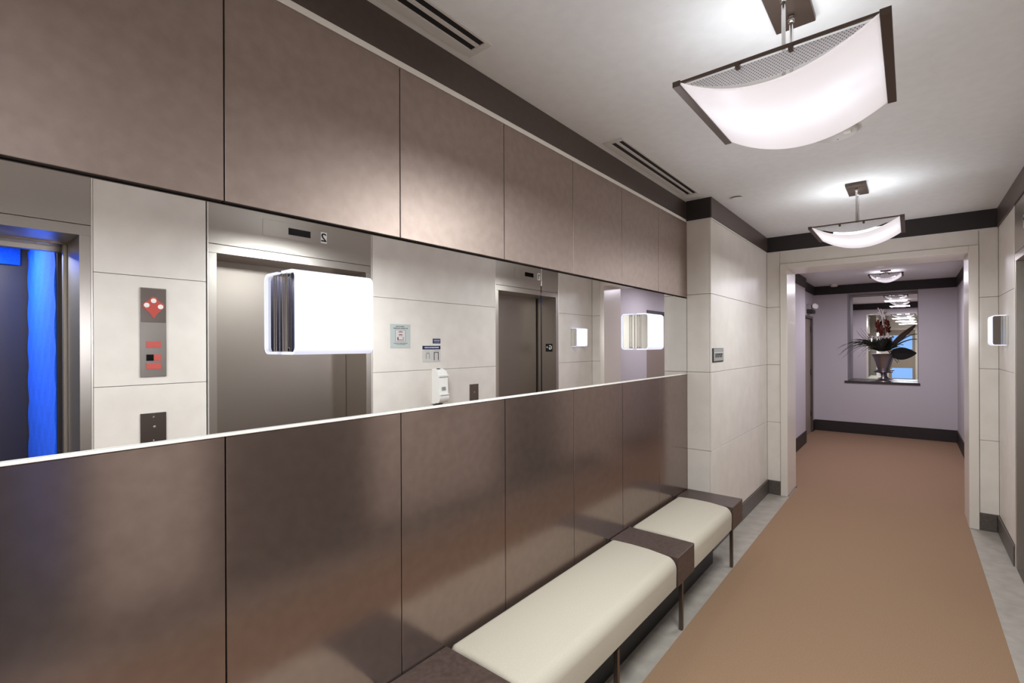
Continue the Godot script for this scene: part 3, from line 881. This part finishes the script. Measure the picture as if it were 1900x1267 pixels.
func build_wall_fittings() -> void:
	# call station between the open elevator and elevator 2
	var t := thing("call_station", "tall steel elevator call station with red fire emblem and red buttons", "call panel", v(XR, 0, 0.819))
	box("plate", M.steel_plate, t, -0.006, 0.0, 1.399, 1.893, -0.0605, 0.0605, 0.0012)
	box("sign_plate", M.steel_dark, t, -0.0085, -0.006, 1.702, 1.889, -0.058, 0.058, 0.0008)
	var st := mb()
	var sh := PackedVector2Array()
	for k in 8: sh.append(Vector2(-0.031, 1.794) + 0.020 * Vector2.from_angle(lerpf(3.9, 1.9, k / 7.0)))
	for k in 8: sh.append(Vector2(0.0, 1.826) + 0.019 * Vector2.from_angle(lerpf(3.1, 0.04, k / 7.0)))
	for k in 8: sh.append(Vector2(0.031, 1.794) + 0.020 * Vector2.from_angle(lerpf(1.24, -0.76, k / 7.0)))
	sh.append(Vector2(0.018, 1.752)); sh.append(Vector2(0.0, 1.722)); sh.append(Vector2(-0.018, 1.752))
	prism(st, sh, func(p: Vector2, q: float) -> Vector3: return v(lerpf(-0.0085, -0.0105, q), p.y, p.x))
	var em := obj("emblem", st, M.red, t)
	for d in [Vector2(0.0, 1.822), Vector2(-0.032, 1.796), Vector2(0.032, 1.790)]:
		st = mb()
		lathe(st, [Vector2(0, 0.0), Vector2(0.013, 0.0), Vector2(0.013, 0.001), Vector2(0.0, 0.001)], v(-0.0105, d.y, d.x), Vector3.LEFT, 24)
		lathe(st, [Vector2(0.0, 0.0), Vector2(0.005, 0.0), Vector2(0.005, 0.0016), Vector2(0.0, 0.0016)], v(-0.0105, d.y, d.x), Vector3.LEFT, 12)
		obj("roundel", st, M.white, em)
	for b in [[1.560, 1.596, 0], [1.488, 1.523, 1], [1.441, 1.475, 0]]:
		box("button", M.red_lamp, t, -0.0085, -0.006, b[0], b[1], -0.034 if b[2] == 0 else 0.0, 0.034, 0.0008)
		if b[2] == 1: box("keyhole", M.gloss_black, t, -0.0085, -0.006, b[0], b[1], -0.034, 0.0, 0.0008)
	# key switch plates
	t = thing("key_plate", "blank steel key switch plate below the call station", "switch plate", v(XR, 1.115, 0.818), "steel key switch plates on the tile wall")
	box("plate", M.steel_dark, t, -0.005, 0.0, -0.085, 0.082, -0.060, 0.060, 0.001)
	for p in [[0.058, 0.0], [-0.072, 0.0]]:
		st = mb()
		lathe(st, [Vector2(0, 0), Vector2(0.004, 0), Vector2(0.003, 0.002), Vector2(0, 0.002)], v(-0.005, p[0], p[1]), Vector3.LEFT, 12)
		obj("screw", st, M.chrome, t)
	st = mb()
	lathe(st, [Vector2(0, 0), Vector2(0.007, 0), Vector2(0.006, 0.002), Vector2(0, 0.002)], v(-0.005, 0.004, 0.004), Vector3.LEFT, 16)
	obj("keyhole", st, M.steel, t)
	dup(t, v(XR, 1.112, 3.391), "steel key switch plate right of the soap dispenser, near elevator 1")
	# grey notice sheet
	var ink := c8(40, 40, 44)
	var marks := words([[0.08, 0.035, 0.32, 0.74, 1], [0.155, 0.035, 0.14, 0.86, 2], [0.79, 0.025, 0.16, 0.84, 3], [0.84, 0.02, 0.26, 0.72, 4]], ink)
	marks += [[0.25, 0.24, 0.76, 0.74, c8(90, 88, 88)], [0.265, 0.25, 0.745, 0.73, c8(196, 190, 188)]]
	for y in 12:
		var half := 0.13 * sqrt(1.0 - pow((y - 6) / 6.5, 2.0))
		marks.append([0.5 - half, 0.28 + y * 0.017, 0.5 + half, 0.298 + y * 0.017, c8(150, 120, 116) if y < 5 or y > 8 else c8(212, 204, 202)])
	marks += [[0.42, 0.415, 0.58, 0.435, c8(60, 30, 28)], [0.33, 0.53, 0.67, 0.71, c8(168, 150, 148)], [0.40, 0.55, 0.60, 0.62, c8(210, 204, 202)], [0.60, 0.56, 0.66, 0.66, c8(80, 60, 60)]]
	tag(sheet("notice_sheet", printed(200, 200, c8(176, 181, 177), marks), null, 1.548, 1.746, 2.415, 2.62), "grey paper notice with a face picture on the tile wall", "notice")
	# blue and white hand hygiene signs
	var sg := printed(90, 42, c8(26, 28, 62), words([[0.25, 0.3, 0.12, 0.88, 7], [0.7, 0.12, 0.12, 0.88, 8]], c8(190, 195, 215)))
	tag(sheet("sign_label", sg, null, 1.587, 1.629, 2.869, 2.958), "small navy sign label with white print above the long navy strip", "sign")
	sg = printed(206, 30, c8(24, 24, 62), words([[0.32, 0.4, 0.1, 0.9, 9]], c8(205, 205, 225)))
	tag(sheet("sign_strip", sg, null, 1.534, 1.566, 2.752, 2.958), "long narrow navy sign strip with white print above the instruction sheet", "sign")
	var im2 := words([[0.05, 0.05, 0.06, 0.42, 10], [0.04, 0.03, 0.6, 0.9, 11], [0.95, 0.03, 0.02, 0.4, 12]], c8(120, 118, 116))
	im2 += [[0.10, 0.18, 0.38, 0.88, c8(40, 34, 40)], [0.14, 0.24, 0.34, 0.88, c8(190, 182, 180)], [0.48, 0.02, 0.49, 0.98, c8(150, 150, 148)]]
	for k in 2: im2.append([0.60 + k * 0.17, 0.30, 0.66 + k * 0.17, 0.75, c8(158, 155, 152)])
	im2.append([0.62, 0.2, 0.8, 0.32, c8(150, 147, 144)])
	tag(sheet("instruction_sheet", printed(200, 102, c8(196, 192, 186), im2), null, 1.424, 1.528, 2.752, 2.958), "white hand washing instruction sheet with two pictures above the dispenser", "sign")
	# sanitizer dispenser
	t = thing("soap_dispenser", "white hand sanitizer dispenser with grey drip stand on the tile wall", "dispenser", v(XR, 0, 2.912))
	st = mb()
	var pr := PackedVector2Array([Vector2(0, 1.055), Vector2(-0.035, 1.055), Vector2(-0.045, 1.062), Vector2(-0.085, 1.066), Vector2(-0.10, 1.085), Vector2(-0.105, 1.12), Vector2(-0.092, 1.15), Vector2(-0.085, 1.30), Vector2(-0.075, 1.335), Vector2(-0.05, 1.352), Vector2(-0.02, 1.36), Vector2(0, 1.36)])
	prism(st, pr, func(p: Vector2, q: float) -> Vector3: return v(p.x, p.y, lerpf(-0.055, 0.055, q)))
	obj("body", st, M.white, t)
	box("cap", M.white, t, -0.094, -0.02, 1.290, 1.312, -0.05, 0.062, 0.004)
	box("window", M.grey, t, -0.096, -0.075, 1.175, 1.205, -0.02, 0.025, 0.002)
	box("push_bar", M.white_metal, t, -0.108, -0.08, 1.130, 1.142, -0.05, 0.06, 0.003)
	box("latch", M.steel_dark, t, -0.035, -0.015, 1.360, 1.366, -0.015, 0.015, 0.001)
	box("drip_stand", M.steel_dark, t, -0.04, 0.0, 0.985, 1.054, -0.04, 0.04, 0.003)
	box("drip_tray", M.steel_dark, t, -0.05, 0.0, 0.975, 0.986, -0.047, 0.047, 0.002)
	# plate on the white wall beyond the panels
	t = thing("door_sign", "small grey room sign in a dark holder on the white wall", "sign", v(XC, 1.485, 3.957))
	box("holder", M.black, t, 0.0, 0.006, -0.055, 0.053, -0.132, 0.135, 0.001)
	box("plate", M.grey, t, 0.006, 0.010, -0.046, 0.050, -0.120, 0.128, 0.001)
	box("ledge", M.white_metal, t, 0.010, 0.013, 0.016, 0.021, -0.120, 0.128, 0.0008)
	var rng := RandomNumberGenerator.new()
	rng.seed = 5
	st = mb()
	for k in 9:
		var z0 := -0.085 + k * 0.02
		bx(st, 0.010, 0.0115, -0.018, 0.010, z0, z0 + 0.006)
		bx(st, 0.010, 0.0115, (0.003 if k % 3 else -0.018), (0.010 if k % 3 else -0.011), z0, z0 + 0.015)
	obj("lettering", st, M.black, t)

# ------------------------------------------------------------------ beyond the opening
func build_far_things() -> void:
	var st := mb()
	bx(st, 0.492, 1.450, 0.925, 2.462, ZF + 0.47, ZF + 0.476, 0.001)
	var mir := tag(obj("niche_mirror", st, M.mirror), "tall mirror at the back of the niche behind the flowers", "mirror")
	# hung a touch out of square
	var pivot := v(0.971, 1.69, ZF + 0.473)
	mir.transform = Transform3D(Basis(), pivot) * Transform3D(Basis(Vector3.UP, deg_to_rad(-0.6)), Vector3.ZERO) * Transform3D(Basis(), -pivot)
	st = mb()
	bx(st, 0.447, 1.472, 0.885, 0.922, ZF - 0.02, ZF + 0.45, 0.003)
	tag(obj("niche_shelf", st, M.shelf), "thin dark stone shelf at the foot of the niche", "shelf")
	# vase
	var at := v(0.985, 0.922, ZF + 0.14)
	st = mb()
	lathe(st, [Vector2(0, 0), Vector2(0.112, 0), Vector2(0.112, 0.010), Vector2(0.098, 0.020), Vector2(0.06, 0.034), Vector2(0.034, 0.052), Vector2(0.028, 0.10), Vector2(0.034, 0.135), Vector2(0.06, 0.148), Vector2(0.128, 0.158), Vector2(0.138, 0.168), Vector2(0.128, 0.178), Vector2(0.066, 0.192), Vector2(0.074, 0.205), Vector2(0.09, 0.25), Vector2(0.108, 0.33), Vector2(0.132, 0.41), Vector2(0.156, 0.452), Vector2(0.168, 0.470), Vector2(0.150, 0.466), Vector2(0.12, 0.41), Vector2(0.0, 0.38)], at, Vector3.UP, 40)
	tag(obj("urn_vase", st, M.pewter), "footed pewter urn vase on the niche shelf", "vase")
	# flower arrangement
	var t := thing("flower_arrangement", "dried flower arrangement with long dark leaves in the pewter urn", "flowers", at + Vector3(0, 0.40, 0))
	var rng := RandomNumberGenerator.new()
	rng.seed = 77
	# feathery dark mass
	st = mb()
	for k in 190:
		var a := rng.randf() * TAU
		var e := rng.randf_range(-0.1, 1.2)
		var d := Vector3(cos(a) * cos(e), sin(e) * 0.9, sin(a) * cos(e) * 0.5)
		var l := rng.randf_range(0.15, 0.25)
		var b := d * l + Vector3(-0.02, 0.19, 0)
		blade(st, curve(Vector3(-0.02, 0.12, 0) + d * 0.04, b * 0.75 + Vector3(0, 0.05, 0), b + Vector3(0, rng.randf_range(-0.03, 0.03), 0), 5), rng.randf_range(0.012, 0.026), Vector3(d.z, 0.2, -d.x + 0.1))
	var foliage := obj("foliage", st, M.leaf, t)
	foliage.set_meta("kind", "stuff")
	# drooping fronds to the left
	for e in [[-0.64, 0.17, 0.36, 0.016], [-0.62, 0.05, 0.34, 0.014], [-0.56, 0.01, 0.30, 0.012], [-0.50, 0.10, 0.36, 0.015], [-0.45, 0.31, 0.34, 0.020], [-0.40, 0.20, 0.36, 0.018], [-0.34, 0.02, 0.24, 0.012], [-0.30, 0.12, 0.30, 0.016], [-0.52, 0.24, 0.36, 0.012], [-0.58, 0.10, 0.38, 0.011]]:
		st = mb()
		blade(st, curve(Vector3(-0.06, 0.15, 0.02), Vector3(e[0] * 0.55, e[2] + 0.04, 0.04), Vector3(e[0], e[1], 0.12 if e[0] > -0.42 else 0.20), 10), e[3], Vector3(0.2, 0.7, 1.0), 0.6, 0.15)
		obj("frond", st, M.leaf if e[3] > 0.0135 else M.leaf_olive, t)
	for e in [[-0.37, 0.48], [-0.31, 0.525], [-0.35, 0.44], [-0.24, 0.42]]:
		st = mb()
		blade(st, curve(Vector3(-0.06, 0.2, 0), Vector3(e[0] * 0.7, e[1] - 0.18, 0.03), Vector3(e[0], e[1], 0.05), 7), 0.011, Vector3(0.3, 0.4, 1.0))
		obj("frond", st, M.leaf_olive, t)
	# right: a broad black leaf, a brown spear leaf and thin stems
	st = mb()
	blade(st, curve(Vector3(0.11, 0.10, 0.05), Vector3(0.26, 0.07, 0.08), Vector3(0.445, 0.085, 0.06), 13), 0.108, Vector3(0.05, 1.0, 0.3), 0.8, 0.08)
	obj("broad_leaf", st, M.leaf_dark, t)
	st = mb()
	blade(st, curve(Vector3(0.10, 0.22, 0.0), Vector3(0.26, 0.40, 0.02), Vector3(0.445, 0.58, 0.03), 11), 0.036, Vector3(-0.6, 0.7, 0.4), 0.95, 0.1)
	obj("spear_leaf", st, M.rust_leaf, t)
	for e in [[0.45, 0.415], [0.45, 0.325], [0.266, 0.227], [0.40, 0.50], [0.20, -0.08]]:
		st = mb()
		tube(st, curve(Vector3(0.06, 0.14, 0.0), Vector3(e[0] * 0.7, e[1] * 0.8 + 0.09, 0.03), Vector3(e[0], e[1], 0.05), 8), 0.008, 0.004, 6)
		obj("stem", st, M.leaf, t)
	# rust flower spikes, pale petals and white curls
	for p in [Vector3(-0.07, 0.52, 0.05), Vector3(0.05, 0.53, 0.03), Vector3(-0.02, 0.45, 0.07)]:
		st = mb()
		for k in 30:
			var a := rng.randf() * TAU
			var h := rng.randf_range(-0.09, 0.10)
			var d := Vector3(cos(a), rng.randf_range(0.2, 0.9), sin(a) * 0.7).normalized()
			blade(st, curve(p + Vector3(0, h, 0), p + Vector3(0, h + 0.03, 0) + d * 0.03, p + Vector3(0, h + 0.02, 0) + d * rng.randf_range(0.04, 0.065), 5), 0.016, Vector3(-d.z, 0.1, d.x))
		obj("rust_flower", st, M.rust, t)
	for k in 6:
		var px := -0.15 + 0.045 * k
		st = mb()
		blade(st, curve(Vector3(px, 0.34, 0.10), Vector3(px + 0.01, 0.41, 0.13), Vector3(px + (px + 0.03) * 0.5, 0.36, 0.15), 6), 0.024, Vector3(1, 0.2, 0.3), 0.8)
		obj("petal", st, M.petal, t)
	for e in [[-0.02, 0.70, -0.07, 0.80], [-0.04, 0.76, -0.07, 0.87], [0.0, 0.74, 0.02, 0.84], [0.02, 0.70, 0.05, 0.76], [-0.01, 0.78, -0.03, 0.85]]:
		st = mb()
		tube(st, curve(Vector3(e[0] + 0.01, e[1] - 0.03, 0.04), Vector3(e[0] + (e[0] - e[2]) * 0.4, e[1] + 0.05, 0.05), Vector3(e[2], e[3], 0.04), 8), 0.013, 0.008, 8)
		obj("white_curl", st, M.petal, t)
	st = mb()
	tube(st, curve(Vector3(0, 0.25, 0.02), Vector3(0.01, 0.5, 0.03), Vector3(-0.01, 0.74, 0.04), 6), 0.008, 0.006, 6)
	obj("stem", st, M.petal, t)
	# emergency light
	t = thing("emergency_light", "emergency light with two lamp heads above the vestibule's left door", "emergency light", v(-0.015, 2.10, 9.72))
	box("battery_box", M.crown, t, 0.0, 0.09, 0.0, 0.06, -0.16, 0.16, 0.004)
	box("housing", M.grey, t, 0.0, 0.06, 0.06, 0.15, -0.15, 0.15, 0.006)
	for z in [-0.09, 0.07]:
		st = mb()
		var dir := v(0.8, -0.1, -0.9).normalized()
		lathe(st, [Vector2(0, -0.04), Vector2(0.02, -0.04), Vector2(0.036, -0.01), Vector2(0.042, 0.02), Vector2(0.038, 0.024), Vector2(0, 0.018)], v(0.10, 0.12, z), dir, 20)
		obj("lamp_head", st, M.white, t)
